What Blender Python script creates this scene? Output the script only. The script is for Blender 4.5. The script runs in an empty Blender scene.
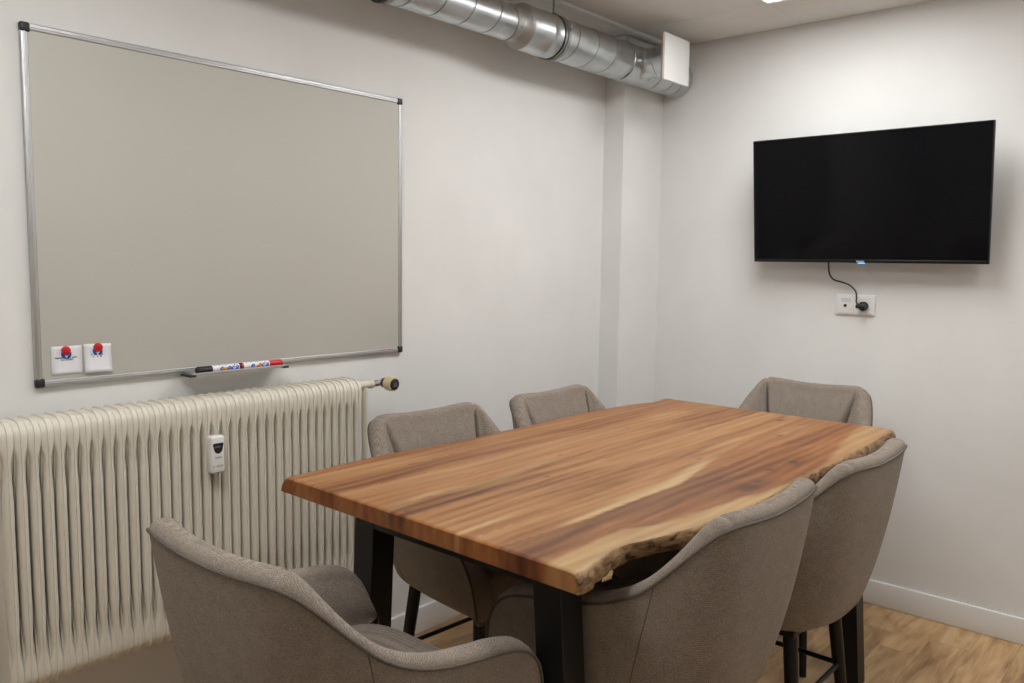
import bpy, bmesh, math, random
from mathutils import Vector, Matrix
random.seed(7)
PI = math.pi
S = bpy.context.scene
COL = S.collection

# ------------------------------------------------------------------ helpers
def new_mesh(name, verts, faces, mat=None, parent=None, smooth=True, uv=False):
    me = bpy.data.meshes.new(name)
    me.from_pydata([tuple(v) for v in verts], [], faces)
    me.update()
    if smooth:
        for p in me.polygons: p.use_smooth = True
    o = bpy.data.objects.new(name, me)
    COL.objects.link(o)
    if mat: me.materials.append(mat)
    if parent: o.parent = parent
    return o

def tidy(o, dist=1e-5):
    bm = bmesh.new(); bm.from_mesh(o.data)
    bmesh.ops.remove_doubles(bm, verts=bm.verts, dist=dist)
    bmesh.ops.recalc_face_normals(bm, faces=bm.faces)
    bm.to_mesh(o.data); bm.free()
    return o

def sharp(o, ang=35):
    bm = bmesh.new(); bm.from_mesh(o.data)
    for e in bm.edges:
        e.smooth = not (len(e.link_faces) == 2 and e.calc_face_angle(0) > math.radians(ang))
    bm.to_mesh(o.data); bm.free()
    return o

class MB:
    """collects primitives of one part in one mesh"""
    def __init__(s): s.v = []; s.f = []
    def add(s, verts, faces):
        n = len(s.v); s.v += [Vector(v) for v in verts]; s.f += [tuple(i + n for i in f) for f in faces]
    def box(s, a, b, bev=0.0, M=None):
        bm = bmesh.new()
        r = bmesh.ops.create_cube(bm, size=1)
        a = Vector(a); b = Vector(b)
        for v in bm.verts:
            v.co = Vector(((a.x+b.x)/2 + v.co.x*(b.x-a.x), (a.y+b.y)/2 + v.co.y*(b.y-a.y), (a.z+b.z)/2 + v.co.z*(b.z-a.z)))
        if bev > 0:
            bmesh.ops.bevel(bm, geom=list(bm.edges), offset=bev, segments=3, profile=.5, affect='EDGES')
        bm.verts.index_update()
        vs = [v.co.copy() for v in bm.verts]
        if M: vs = [M @ v for v in vs]
        s.add(vs, [[v.index for v in f.verts] for f in bm.faces]); bm.free()
        return s
    def tube(s, pts, r, n=16, caps=True):
        pts = [Vector(p) for p in pts]; rr = r if isinstance(r, (list, tuple)) else [r]*len(pts)
        t0 = (pts[1]-pts[0]).normalized()
        up = Vector((0, 0, 1)) if abs(t0.z) < .9 else Vector((1, 0, 0))
        a = t0.cross(up).normalized(); rings = []
        vs = []
        for i, p in enumerate(pts):
            t = (pts[min(i+1, len(pts)-1)] - pts[max(i-1, 0)]).normalized()
            a = (a - t*a.dot(t)).normalized(); b = t.cross(a)
            for k in range(n):
                w = 2*PI*k/n; vs.append(p + (a*math.cos(w) + b*math.sin(w))*rr[i])
        fs = []
        for i in range(len(pts)-1):
            for k in range(n):
                fs.append((i*n+k, i*n+(k+1) % n, (i+1)*n+(k+1) % n, (i+1)*n+k))
        if caps:
            fs.append(tuple(range(n))[::-1]); fs.append(tuple((len(pts)-1)*n+k for k in range(n)))
        s.add(vs, fs); return s
    def lathe(s, prof, c, axis='Y', n=40, cap=True):
        """prof = [(r, h)], revolved about an axis through c"""
        c = Vector(c); vs = []; fs = []
        for r, h in prof:
            for k in range(n):
                w = 2*PI*k/n; u, v = r*math.cos(w), r*math.sin(w)
                d = {'Y': (u, h, v), 'X': (h, u, v), 'Z': (u, v, h)}[axis]
                vs.append(c + Vector(d))
        for i in range(len(prof)-1):
            for k in range(n):
                fs.append((i*n+k, i*n+(k+1) % n, (i+1)*n+(k+1) % n, (i+1)*n+k))
        if cap:
            fs.append(tuple(range(n))); fs.append(tuple((len(prof)-1)*n+k for k in range(n)))
        s.add(vs, fs); return s
    def build(s, name, mat, parent=None, ang=35):
        o = new_mesh(name, s.v, s.f, mat, parent); tidy(o, 1e-6); sharp(o, ang); return o

def tag(o, label=None, cat=None, group=None, kind=None):
    if label: o['label'] = label
    if cat: o['category'] = cat
    if group: o['group'] = group
    if kind: o['kind'] = kind
    return o
def empty(name, loc=(0, 0, 0), rz=0):
    o = bpy.data.objects.new(name, None); o.empty_display_size = .1
    o.location = loc; o.rotation_euler = (0, 0, rz); COL.objects.link(o); return o
def copy_tree(o, parent=None):
    c = o.copy(); COL.objects.link(c)
    if parent: c.parent = parent
    for ch in [x for x in bpy.data.objects if x.parent == o]: copy_tree(ch, c)
    return c

def nest(thing, plan):                  # hang sub-parts under the part they belong to
    ch = [x for x in bpy.data.objects if x.parent == thing]
    for part, subs in plan.items():
        p = [x for x in ch if x.name.split('.')[0] == part][0]
        for x in ch:
            if x.name.split('.')[0] in subs: x.parent = p

# ------------------------------------------------------------------ materials
def mat(name, col=(.8, .8, .8), rough=.5, metal=0, spec=.5, emit=None, es=0, **kw):
    m = bpy.data.materials.new(name); m.use_nodes = True
    b = m.node_tree.nodes['Principled BSDF']
    b.inputs['Base Color'].default_value = (*col, 1); b.inputs['Roughness'].default_value = rough
    b.inputs['Metallic'].default_value = metal; b.inputs['Specular IOR Level'].default_value = spec
    if emit: b.inputs['Emission Color'].default_value = (*emit, 1); b.inputs['Emission Strength'].default_value = es
    return m
def N(m, t, **kw):
    n = m.node_tree.nodes.new(t)
    for k, v in kw.items(): setattr(n, k, v)
    return n
def L(m, a, b): m.node_tree.links.new(a, b)
def BS(m): return m.node_tree.nodes['Principled BSDF']
def coords(m, scale=(1, 1, 1)):
    tc = N(m, 'ShaderNodeTexCoord'); mp = N(m, 'ShaderNodeMapping'); mp.inputs['Scale'].default_value = scale
    L(m, tc.outputs['Object'], mp.inputs['Vector']); return mp.outputs['Vector']
def noise(m, vec, scale, detail=4, rough=.55, dist=0):
    n = N(m, 'ShaderNodeTexNoise'); n.inputs['Scale'].default_value = scale; n.inputs['Detail'].default_value = detail
    n.inputs['Roughness'].default_value = rough; n.inputs['Distortion'].default_value = dist
    L(m, vec, n.inputs['Vector']); return n.outputs['Fac']
def ramp(m, fac, stops):
    r = N(m, 'ShaderNodeValToRGB'); cr = r.color_ramp
    while len(cr.elements) < len(stops): cr.elements.new(.5)
    for e, (p, c) in zip(cr.elements, stops): e.position = p; e.color = (*c, 1)
    L(m, fac, r.inputs['Fac']); return r.outputs['Color']
def mix(m, fac, a, b, mode='MIX'):
    x = N(m, 'ShaderNodeMix', data_type='RGBA', blend_type=mode)
    for i, v in ((0, fac), (6, a), (7, b)):
        if isinstance(v, (int, float)): x.inputs[i].default_value = v
        elif isinstance(v, tuple): x.inputs[i].default_value = (*v, 1)
        else: L(m, v, x.inputs[i])
    return x.outputs[2]
def math_(m, op, a, b=None, c=None):
    x = N(m, 'ShaderNodeMath', operation=op)
    for i, v in enumerate((a, b, c)):
        if v is None: continue
        if isinstance(v, (int, float)): x.inputs[i].default_value = v
        else: L(m, v, x.inputs[i])
    return x.outputs[0]
def bump(m, h, strength=.2, dist=.01):
    b = N(m, 'ShaderNodeBump'); b.inputs['Strength'].default_value = strength; b.inputs['Distance'].default_value = dist
    L(m, h, b.inputs['Height']); L(m, b.outputs['Normal'], BS(m).inputs['Normal'])

def painted(name, col, rough=.75, amp=.03, sc=3.0, bs=.08):
    m = mat(name, col, rough, spec=.25); v = coords(m)
    c = ramp(m, noise(m, v, sc, 3), [(.3, tuple(x*(1-amp) for x in col)), (.7, tuple(min(1, x*(1+amp)) for x in col))])
    L(m, c, BS(m).inputs['Base Color']); bump(m, noise(m, v, 180, 3), bs, .002); return m
M_wall = painted('wall_paint', (.765, .762, .745))
M_ceil = painted('ceiling_tile_face', (.74, .715, .68), .85, .02, 8)
M_trim = painted('trim_paint', (.80, .795, .78), .4, .01, 4, .02)
M_rad = painted('radiator_enamel', (.735, .695, .60), .32, .025, 9, .02)
M_board = mat('whiteboard_enamel', (.53, .52, .47), .5, spec=.22)
v = coords(M_board)
L(M_board, ramp(M_board, noise(M_board, v, 1.6, 4), [(.2, (.520, .510, .462)), (.8, (.545, .532, .482))]), BS(M_board).inputs['Base Color'])
M_alu = mat('brushed_aluminium', (.55, .555, .56), .5, 1)
v = coords(M_alu, (1, 1, 1)); L(M_alu, ramp(M_alu, noise(M_alu, v, 40, 3), [(.3, (.42,)*3), (.7, (.56,)*3)]), BS(M_alu).inputs['Roughness'])
M_blackpl = mat('black_plastic', (.018, .018, .019), .4)
M_whitepl = mat('white_plastic', (.80, .79, .77), .35)
M_paper = mat('white_paper', (.80, .80, .84), .7)
M_ink = mat('dark_ink', (.05, .05, .06), .6)
M_blue = mat('blue_ink', (.01, .12, .55), .4)
M_red = mat('red_plastic', (.62, .008, .012), .3)
M_redink = mat('red_ink', (.62, .06, .04), .5)
M_orange = mat('orange_ink', (.75, .25, .03), .5)
M_rubber = mat('black_rubber', (.01, .01, .011), .5)
M_lamp = mat('lamp_panel', (.9, .9, .9), .5, emit=(.90, .905, .905), es=10.9)
M_led = mat('blue_led', (.1, .3, .9), .4, emit=(.12, .42, 1), es=1.6)
M_chrome = mat('chrome', (.6, .6, .6), .2, 1)
M_gold = mat('cream_brass', (.66, .52, .30), .35)
M_steel = mat('black_steel', (.007, .007, .008), .42, spec=.3)
v = coords(M_steel); bump(M_steel, noise(M_steel, v, 250, 2), .08, .001)
M_leg = mat('black_leg_lacquer', (.006, .006, .006), .35, spec=.3)
M_screen = mat('tv_glass', (.003, .003, .004), .08, spec=.16)
M_bezel = mat('tv_bezel', (.006, .006, .007), .35, spec=.3)
M_cord = mat('cord_rubber', (.012, .012, .012), .45)
M_grey = mat('grey_print', (.30, .31, .34), .5)
M_body = mat('beige_fibre', (.50, .42, .28), .8)
M_pipe = painted('pipe_enamel', (.66, .61, .51), .35, .02, 9, .02)

# galvanised steel with zinc spangle
M_galv = mat('galvanised_steel', (.55, .57, .58), .35, 1)
v = coords(M_galv)
vo = N(M_galv, 'ShaderNodeTexVoronoi'); vo.inputs['Scale'].default_value = 70; L(M_galv, v, vo.inputs['Vector'])
sep = N(M_galv, 'ShaderNodeSeparateColor'); L(M_galv, vo.outputs['Color'], sep.inputs['Color'])
sp = math_(M_galv, 'ADD', math_(M_galv, 'MULTIPLY', sep.outputs[0], .12), math_(M_galv, 'MULTIPLY', noise(M_galv, v, 14, 5), .88))
L(M_galv, ramp(M_galv, sp, [(.25, (.46, .48, .49)), (.75, (.60, .62, .63))]), BS(M_galv).inputs['Base Color'])
L(M_galv, ramp(M_galv, sp, [(.2, (.30,)*3), (.8, (.40,)*3)]), BS(M_galv).inputs['Roughness'])
M_galvdull = mat('dull_zinc', (.34, .33, .31), .55, .8)

# fabric
def fabric(name, k=1.0):
    a = tuple(x*k for x in (.122, .097, .078)); b = tuple(x*k for x in (.385, .328, .272))
    m = mat(name, a, .95, spec=.12)
    v = coords(m)
    w1 = N(m, 'ShaderNodeTexWave', wave_type='BANDS', bands_direction='Z'); w1.inputs['Scale'].default_value = 190; w1.inputs['Distortion'].default_value = 6; w1.inputs['Detail'].default_value = 2; w1.inputs['Detail Scale'].default_value = 3
    w2 = N(m, 'ShaderNodeTexWave', wave_type='BANDS', bands_direction='DIAGONAL'); w2.inputs['Scale'].default_value = 190; w2.inputs['Distortion'].default_value = 6; w2.inputs['Detail'].default_value = 2; w2.inputs['Detail Scale'].default_value = 3
    L(m, v, w1.inputs['Vector']); L(m, v, w2.inputs['Vector'])
    n1 = noise(m, v, 330, 3, .7); n2 = noise(m, v, 38, 5, .65)
    h = math_(m, 'ADD', math_(m, 'MULTIPLY', w1.outputs['Fac'], .22), math_(m, 'ADD', math_(m, 'MULTIPLY', w2.outputs['Fac'], .22), math_(m, 'ADD', math_(m, 'MULTIPLY', n1, .36), math_(m, 'MULTIPLY', n2, .2))))
    L(m, ramp(m, h, [(.28, a), (.72, b)]), BS(m).inputs['Base Color'])
    BS(m).inputs['Sheen Weight'].default_value = .12; BS(m).inputs['Sheen Roughness'].default_value = .5
    BS(m).inputs['Sheen Tint'].default_value = (.8, .76, .72, 1)
    bump(m, h, .35, .0015); return m
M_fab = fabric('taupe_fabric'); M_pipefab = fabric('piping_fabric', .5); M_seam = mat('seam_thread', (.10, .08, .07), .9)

# laminate floor: planks along Y
M_floor = mat('oak_laminate', (.4, .26, .14), .42, spec=.4)
m = M_floor
tc = N(m, 'ShaderNodeTexCoord'); sx = N(m, 'ShaderNodeSeparateXYZ'); L(m, tc.outputs['Object'], sx.inputs[0])
PW = .1345
xi = math_(m, 'DIVIDE', math_(m, 'ADD', sx.outputs[0], 10*PW - (1.468 - 10*PW)), PW)
ix = math_(m, 'FLOOR', xi); fx = math_(m, 'FRACT', xi)
wn = N(m, 'ShaderNodeTexWhiteNoise', noise_dimensions='1D'); L(m, ix, wn.inputs['W'])
yo = math_(m, 'DIVIDE', math_(m, 'ADD', math_(m, 'ADD', sx.outputs[1], 20), math_(m, 'MULTIPLY', wn.outputs['Value'], 1.3)), .9)
iy = math_(m, 'FLOOR', yo); fy = math_(m, 'FRACT', yo)
cb = N(m, 'ShaderNodeCombineXYZ'); L(m, ix, cb.inputs[0]); L(m, iy, cb.inputs[1])
wn2 = N(m, 'ShaderNodeTexWhiteNoise', noise_dimensions='3D'); L(m, cb.outputs[0], wn2.inputs['Vector'])
off = N(m, 'ShaderNodeVectorMath', operation='MULTIPLY_ADD'); off.inputs[1].default_value = (7, 7, 7); L(m, wn2.outputs['Color'], off.inputs[0]); L(m, tc.outputs['Object'], off.inputs[2])
mp = N(m, 'ShaderNodeMapping'); mp.inputs['Scale'].default_value = (14, 1.8, 1); L(m, off.outputs[0], mp.inputs['Vector'])
g1 = noise(m, mp.outputs[0], 1.0, 8, .62, .8)
mp2 = N(m, 'ShaderNodeMapping'); mp2.inputs['Scale'].default_value = (7, 2.2, 1); L(m, off.outputs[0], mp2.inputs['Vector'])
g2 = noise(m, mp2.outputs[0], 1.3, 4, .5, 1.6)
mp3 = N(m, 'ShaderNodeMapping'); mp3.inputs['Scale'].default_value = (160, 6, 1); L(m, off.outputs[0], mp3.inputs['Vector'])
g3 = noise(m, mp3.outputs[0], 1.0, 3, .6)
gg = math_(m, 'ADD', math_(m, 'MULTIPLY', g1, .5), math_(m, 'ADD', math_(m, 'MULTIPLY', g2, .35), math_(m, 'MULTIPLY', g3, .15)))
cw = ramp(m, gg, [(.36, (.22, .115, .05)), (.45, (.43, .26, .125)), (.55, (.60, .40, .21)), (.66, (.70, .50, .29))])
tint = ramp(m, wn2.outputs['Value'], [(0, (.82, .80, .78)), (1, (1.08, 1.06, 1.02))])
cw = mix(m, 1.0, cw, tint, 'MULTIPLY')
gap = math_(m, 'MAXIMUM', math_(m, 'LESS_THAN', fx, .012), math_(m, 'LESS_THAN', fy, .002))
L(m, mix(m, math_(m, 'MULTIPLY', gap, .55), cw, (.10, .055, .025)), BS(m).inputs['Base Color'])
bump(m, math_(m, 'SUBTRACT', gg, gap), .12, .002)

# live-edge tabletop, driven by attributes of its own figure
M_top = mat('acacia_wood', (.5, .25, .1), .42, spec=.35)
m = M_top
def attr(n):
    a = N(m, 'ShaderNodeAttribute'); a.attribute_name = n; return a.outputs['Fac']
tc = N(m, 'ShaderNodeTexCoord')
def sv(sc, loc=(0, 0, 0)):
    mp = N(m, 'ShaderNodeMapping'); mp.inputs['Scale'].default_value = sc; mp.inputs['Location'].default_value = loc
    L(m, tc.outputs['Object'], mp.inputs['Vector']); return mp.outputs[0]
cbv = N(m, 'ShaderNodeCombineXYZ'); L(m, math_(m, 'MULTIPLY', attr('plank'), 9.7), cbv.inputs[1]); L(m, math_(m, 'MULTIPLY', attr('plank'), 3.1), cbv.inputs[0])
def svp(sc):
    ad = N(m, 'ShaderNodeVectorMath', operation='ADD'); L(m, tc.outputs['Object'], ad.inputs[0]); L(m, cbv.outputs[0], ad.inputs[1])
    mp = N(m, 'ShaderNodeMapping'); mp.inputs['Scale'].default_value = sc; L(m, ad.outputs[0], mp.inputs['Vector']); return mp.outputs[0]
big = noise(m, svp((6.5, 1.0, 4)), 1.0, 5, .55, 1.1)
med = noise(m, svp((20, 1.15, 10)), 1.0, 6, .6, 1.2)
fine = noise(m, svp((230, 9, 60)), 1.0, 4, .65, .3)
wv = N(m, 'ShaderNodeTexWave', wave_type='BANDS', bands_direction='X'); wv.inputs['Scale'].default_value = 4.2; wv.inputs['Distortion'].default_value = 7; wv.inputs['Detail'].default_value = 3; wv.inputs['Detail Scale'].default_value = .9
L(m, svp((2.2, .42, 1)), wv.inputs['Vector'])
g = math_(m, 'ADD', math_(m, 'MULTIPLY', big, .45), math_(m, 'ADD', math_(m, 'MULTIPLY', med, .27), math_(m, 'ADD', math_(m, 'MULTIPLY', fine, .12), math_(m, 'ADD', math_(m, 'MULTIPLY', wv.outputs['Fac'], .07), math_(m, 'MULTIPLY', attr('plank'), .13)))))
base = ramp(m, g, [(.35, (.105, .040, .014)), (.43, (.215, .090, .030)), (.51, (.31, .142, .048)), (.60, (.375, .192, .071)), (.72, (.45, .27, .118))])
red = mix(m, math_(m, 'MULTIPLY', attr('red'), .75), base, mix(m, 1.0, base, (.95, .70, .58), 'MULTIPLY'))
dark = mix(m, math_(m, 'MULTIPLY', attr('dark'), .85), red, mix(m, 1.0, base, (.62, .56, .58), 'MULTIPLY'))
crm = mix(m, math_(m, 'MULTIPLY', attr('cream'), .9), dark, ramp(m, g, [(.35, (.32, .185, .075)), (.5, (.43, .275, .125)), (.65, (.52, .365, .19))]))
kn = mix(m, math_(m, 'MULTIPLY', attr('knot'), .9), crm, (.075, .028, .014))
bk = noise(m, sv((26, 20, 55)), 1.0, 6, .7, .8)
bark = ramp(m, bk, [(.38, (.020, .011, .007)), (.44, (.12, .062, .028)), (.52, (.28, .165, .078)), (.70, (.42, .28, .145))])
kn = mix(m, math_(m, 'MULTIPLY', attr('endg'), .9), kn, mix(m, 1.0, kn, (.70, .50, .36), 'MULTIPLY'))
fin = mix(m, attr('bark'), kn, bark)
L(m, fin, BS(m).inputs['Base Color'])
L(m, ramp(m, g, [(.3, (.50,)*3), (.7, (.38,)*3)]), BS(m).inputs['Roughness'])
bump(m, math_(m, 'ADD', math_(m, 'MULTIPLY', fine, .3), math_(m, 'MULTIPLY', math_(m, 'MULTIPLY', bk, attr('bark')), 4)), .25, .002)

# ------------------------------------------------------------------ room shell
H = 2.422; XR = 3.05; YB = -5.0
def struct(name, mb, m, ang=35):
    o = mb.build(name, m, None, ang); return tag(o, kind='structure')
struct('floor', MB().box((-.1, YB-.1, -.1), (XR+.1, .1, 0)), M_floor)
struct('wall_left', MB().box((-.1, YB-.1, 0), (0, .1, H+.1)), M_wall)
struct('wall_back', MB().box((0, 0, 0), (XR, .1, H+.1)), M_wall)
struct('wall_right', MB().box((XR, YB-.1, 0), (XR+.1, .1, H+.1)), M_wall)
struct('wall_front', MB().box((0, YB-.1, 0), (XR, YB, H+.1)), M_wall)
PX = .1075; PY = -.331
struct('wall_pier', MB().box((0, PY, 0), (PX, 0, H)), M_wall)
def baseb(mb, a, b):
    mb.box(a, b, .0035)
struct('baseboard_back', MB().box((PX, -.014, 0), (XR, 0, .1018), .004), M_trim)
struct('baseboard_left', MB().box((0, YB, 0), (.014, PY, .1018), .004).box((0, PY-.014, 0), (PX+.014, PY, .1018), .004).box((PX, PY, 0), (PX+.014, -.014, .1018), .004), M_trim)
struct('baseboard_right', MB().box((XR-.014, YB, 0), (XR, -.014, .1018), .004), M_trim)
struct('baseboard_front', MB().box((.014, YB, 0), (XR-.014, YB+.014, .1018), .004), M_trim)
# ceiling: tile boards with hairline joints; strip along the duct
cb_ = MB(); tw = .6
ys = [0, -.367] + [-.367 - tw*k for k in range(1, 9)]
xs = [.183, .783, 1.383, 1.983, 2.583, XR]
LAMPS = [((.783, -1.567), (1.383, -.367)), ((.783, -3.767), (1.383, -2.567)), ((1.983, -1.567), (2.583, -.967))]
def overl(x0, x1, y0, y1):
    for (ax, ay), (bx, by) in LAMPS:
        if x0 < bx-1e-4 and x1 > ax+1e-4 and y0 < by-1e-4 and y1 > ay+1e-4: return True
    return False
ys = sorted(set([0, -.367, -.967, -1.567, -1.967, -2.567, -3.167, -3.767, -4.367, YB]))
for i in range(len(ys)-1):
    for j in range(len(xs)-1):
        x0, x1, y0, y1 = xs[j], xs[j+1], ys[i], ys[i+1]
        if not overl(x0, x1, y0, y1): cb_.box((x0+.001, y0+.001, H), (x1-.001, y1-.001, H+.02), .0008)
cb_.box((0, YB, H+.004), (.183, 0, H+.03))
cb_.box((-.1, YB-.1, H+.12), (XR+.1, .1, H+.16))
struct('ceiling', cb_, M_ceil)
struct('trim_1', MB().box((.155, YB, H-.010), (.183, 0, H+.004), .001).box((.155, YB, H-.002), (.1575, 0, H+.01)), M_trim)

# ------------------------------------------------------------------ ceiling lights
def light_panel(a, b, lab):
    (ax, ay), (bx, by) = a, b
    t = empty('ceiling_light', ((ax+bx)/2, (ay+by)/2, H)); cx, cy = (ax+bx)/2, (ay+by)/2; w, l = (bx-ax)/2-.002, (by-ay)/2-.002
    fr = MB(); f = .012
    fr.box((-w, -l, -.006), (w, -l+f, .03), .001); fr.box((-w, l-f, -.006), (w, l, .03), .001)
    fr.box((-w, -l+f, -.006), (-w+f, l-f, .03), .001); fr.box((w-f, -l+f, -.006), (w, l-f, .03), .001)
    fr.build('frame', M_trim, t)
    MB().box((-w+f, -l+f, -.001), (w-f, l-f, .004)).build('diffuser', M_lamp, t)
    MB().box((-w+f, -l+f, .006), (w-f, l-f, .028)).build('housing', M_whitepl, t)
    tag(t, lab, 'ceiling light'); return t
light_panel(*LAMPS[0], 'square-edged white LED light panel in the ceiling nearest the television wall')
light_panel(*LAMPS[1], 'white LED light panel in the ceiling above the near end of the table')
light_panel(*LAMPS[2], 'added unseen LED light panel in the ceiling, brightening the right side')  # out-of-view panel added to brighten the right part of the back wall

# ------------------------------------------------------------------ whiteboard
wy1, wy2, wz1, wz2 = -2.768, -1.568, 1.0807, 1.965
wb = empty('whiteboard', (0, (wy1+wy2)/2, wz1))
def LW(mb, name, m, par, ang=35):       # build in world coordinates, store relative to the parent's base
    o = Vector(par.location); Mr = Matrix.Rotation(-par.rotation_euler.z, 3, 'Z')
    mb.v = [Mr @ (Vector(v) - o) for v in mb.v]; return mb.build(name, m, par, ang)
LW(MB().box((.004, wy1+.01, wz1+.01), (.012, wy2-.01, wz2-.01), .001), 'panel', M_board, wb)
fw_ = .017
def rail(a, b, hor):
    mb = MB()
    if hor: mb.box(a, b, .004); 
    else: mb.box(a, b, .004)
    return mb
fr = MB()
for (z0, z1) in ((wz1, wz1+fw_), (wz2-fw_, wz2)):
    fr.box((.002, wy1+.01, z0), (.015, wy2-.01, z1), .0035); fr.box((.010, wy1+.01, (z0+z1)/2-.002), (.0162, wy2-.01, (z0+z1)/2+.002), .0008)
for (y0, y1) in ((wy1, wy1+fw_), (wy2-fw_, wy2)):
    fr.box((.002, y0, wz1+.01), (.015, y1, wz2-.01), .0035); fr.box((.010, (y0+y1)/2-.002, wz1+.01), (.0162, (y0+y1)/2+.002, wz2-.01), .0008)
LW(fr, 'frame', M_alu, wb)
for y in (wy1, wy2):
    for z in (wz1, wz2):
        sy = 1 if y == wy1 else -1; sz = 1 if z == wz1 else -1
        ya, yb = sorted((y-sy*.001, y+sy*.022)); za, zb = sorted((z-sz*.001, z+sz*.022))
        mb = MB().box((.001, ya, za), (.018, yb, zb), .005); mb.lathe([(.0005, .0005), (.004, .0005), (.004, 0)], (.0180, (ya+yb)/2, (za+zb)/2), 'X', 12)
        o = LW(mb, 'corner_cap', M_blackpl, wb); o['label'] = 'black plastic corner cap'
def print_line(mb, x, y0, y1, z, h, gl=.5, seed=1):
    """a line of tiny printing on a surface facing +X"""
    r = random.Random(seed); y = y0; h *= 1.15
    while y < y1 - h*.3:
        w = h*r.choice((.45, .55, .6, .3)); k = r.random()
        if k > .14:
            mb.box((x, y, z), (x+.0003, y+h*.14, z+h*r.choice((.7, 1))))
            mb.box((x, y+w-h*.14, z), (x+.0003, y+w, z+h*.7)); mb.box((x, y, z+h*r.choice((.0, .3, .55))), (x+.0003, y+w, z+h*.14+h*r.choice((.0, .3, .5))))
        y += w + h*.22
mk = MB(); print_line(mk, .0163, wy2-.105, wy2-.045, wz1+.0115, .0055, seed=4)
LW(mk, 'frame_print', M_redink, wb)
# tray
ty1, ty2, tz = -2.395, -2.075, 1.078
tr = MB(); tr.box((.014, ty1+.01, tz), (.068, ty2-.01, tz+.0025), .0008); tr.box((.066, ty1+.01, tz), (.0685, ty2-.01, tz+.008), .0008)
t_ = LW(tr, 'pen_tray', M_alu, wb)
for y in (ty1, ty2-.02):
    o = LW(MB().box((.0135, y, tz-.003), (.071, y+.02, tz+.0035), .002), 'tray_end_cap', M_blackpl, wb)
tag(wb, 'large grey-white whiteboard with aluminium frame on the left wall', 'whiteboard')
# markers on the tray
def marker(yc, ln, capm, lab, flip):
    r = .0104; t = empty('whiteboard_marker', (.052, yc, tz+.0025+r))
    s = -1 if flip else 1
    a = -ln/2*s
    def lz(pr, nm, m):
        return MB().lathe([(q, h*s) for q, h in pr], (0, 0, 0), 'Y', 20).build(nm, m, t)
    lz([(.003, ln*.5-.001), (.0075, ln*.5), (r, ln*.5-.003), (r, -ln*.17), (r*.95, -ln*.17)], 'barrel', M_whitepl)
    lz([(r*.96, -ln*.168), (r*1.03, -ln*.172), (r*1.03, -ln*.47), (r*.9, -ln*.5), (.001, -ln*.5)], 'cap', capm)
    lz([(r*.9, ln*.452), (r*1.02, ln*.455), (r*1.02, ln*.497), (r*.7, ln*.502)], 'end_plug', capm)
    # the wordmark and the orange mark on the barrel, facing the room
    cu = bpy.data.curves.new('txt', 'FONT'); cu.body = 'Velleda'; cu.size = .026; cu.extrude = .0002; cu.align_x = 'CENTER'; cu.align_y = 'CENTER'; cu.shear = .3; cu.offset = .0007
    ob = bpy.data.objects.new('txt', cu); COL.objects.link(ob)
    dg = bpy.context.evaluated_depsgraph_get(); me = bpy.data.meshes.new_from_object(ob.evaluated_get(dg)); bpy.data.objects.remove(ob)
    vs = []
    for w in me.vertices:                       # text plane wrapped on the barrel
        an = w.co.y/r + .15; rr = r + .0003 + w.co.z
        vs.append((rr*math.cos(an), w.co.x*1.0 + (ln*.14)*s, rr*math.sin(an)))
    new_mesh('wordmark', vs, [tuple(p.vertices) for p in me.polygons], M_blue, t, smooth=False)
    vs = []; fs = []
    for k in range(20):
        w = 2*PI*k/20; yy = .011*math.cos(w); hh = .0042*math.sin(w) + .0022*math.cos(w); an = hh/r - .1
        vs.append(((r+.0007)*math.cos(an), yy + ln*.09*s, (r+.0007)*math.sin(an)))
    vs.append(((r+.0008)*math.cos(-.1), ln*.09*s, (r+.0008)*math.sin(-.1)))
    for k in range(20): fs.append((k, (k+1) % 20, 20))
    new_mesh('orange_mark', vs, fs, M_orange, t, smooth=False)
    tag(t, lab, 'marker'); return t
marker(-2.298, .135, M_blackpl, 'white marker with a black cap at the left end of the pen tray', False)
marker(-2.160, .138, M_red, 'white marker with a red cap at the right end of the pen tray', True)
# paper cards and red magnets
def card(y0, y1, z0, z1, lines, logo, lab, tilt, lift):
    yc, zc = (y0+y1)/2, (z0+z1)/2; t = empty('paper_card', (.0125, yc, z0)); w, h = (y1-y0)/2, z1-z0
    n = 8; vs = []; fs = []
    for i in range(n+1):
        for j in range(5):
            yy = -w + 2*w*j/4; zz = h*i/n; x = .0008 + lift*(1-i/n)**2
            vs.append((x, yy, zz + tilt*yy)); 
    q = len(vs); vs += [(x+.0003, y, z) for x, y, z in vs]
    for i in range(n):
        for j in range(4):
            a = i*5+j; fs.append((a, a+5, a+6, a+1)); fs.append((q+a, q+a+1, q+a+6, q+a+5))
    for i in range(n): fs += [(i*5, q+i*5, q+i*5+5, i*5+5), (i*5+4, i*5+9, q+i*5+9, q+i*5+4)]
    for j in range(4): fs += [(j, j+1, q+j+1, q+j), (n*5+j, q+n*5+j, q+n*5+j+1, n*5+j+1)]
    new_mesh('sheet', vs, fs, M_paper, t)
    mb = MB().lathe([(.0125, 0), (.0125, .0004)], (.0013+lift*.05, logo[0], h-logo[1]), 'X', 28)
    mb.build('round_logo', M_blue, t)
    mb = MB(); xx = .0013 + lift*.05                       # small white dove-like tick in the logo
    mb.add([(xx+.0009, logo[0]-.005, h-logo[1]-.003), (xx+.0009, logo[0]+.005, h-logo[1]-.003), (xx+.0009, logo[0], h-logo[1]-.011)], [(0, 1, 2)])
    mb.build('logo_mark', M_paper, t)
    mb = MB()
    for k, (a, b, zz) in enumerate(lines): print_line(mb, .0014+lift*.25, a, b, h*zz, .0042, seed=11+k+int(y0*100))
    mb.build('text_lines', M_ink, t)
    tag(t, lab, 'paper card'); return t
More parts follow.
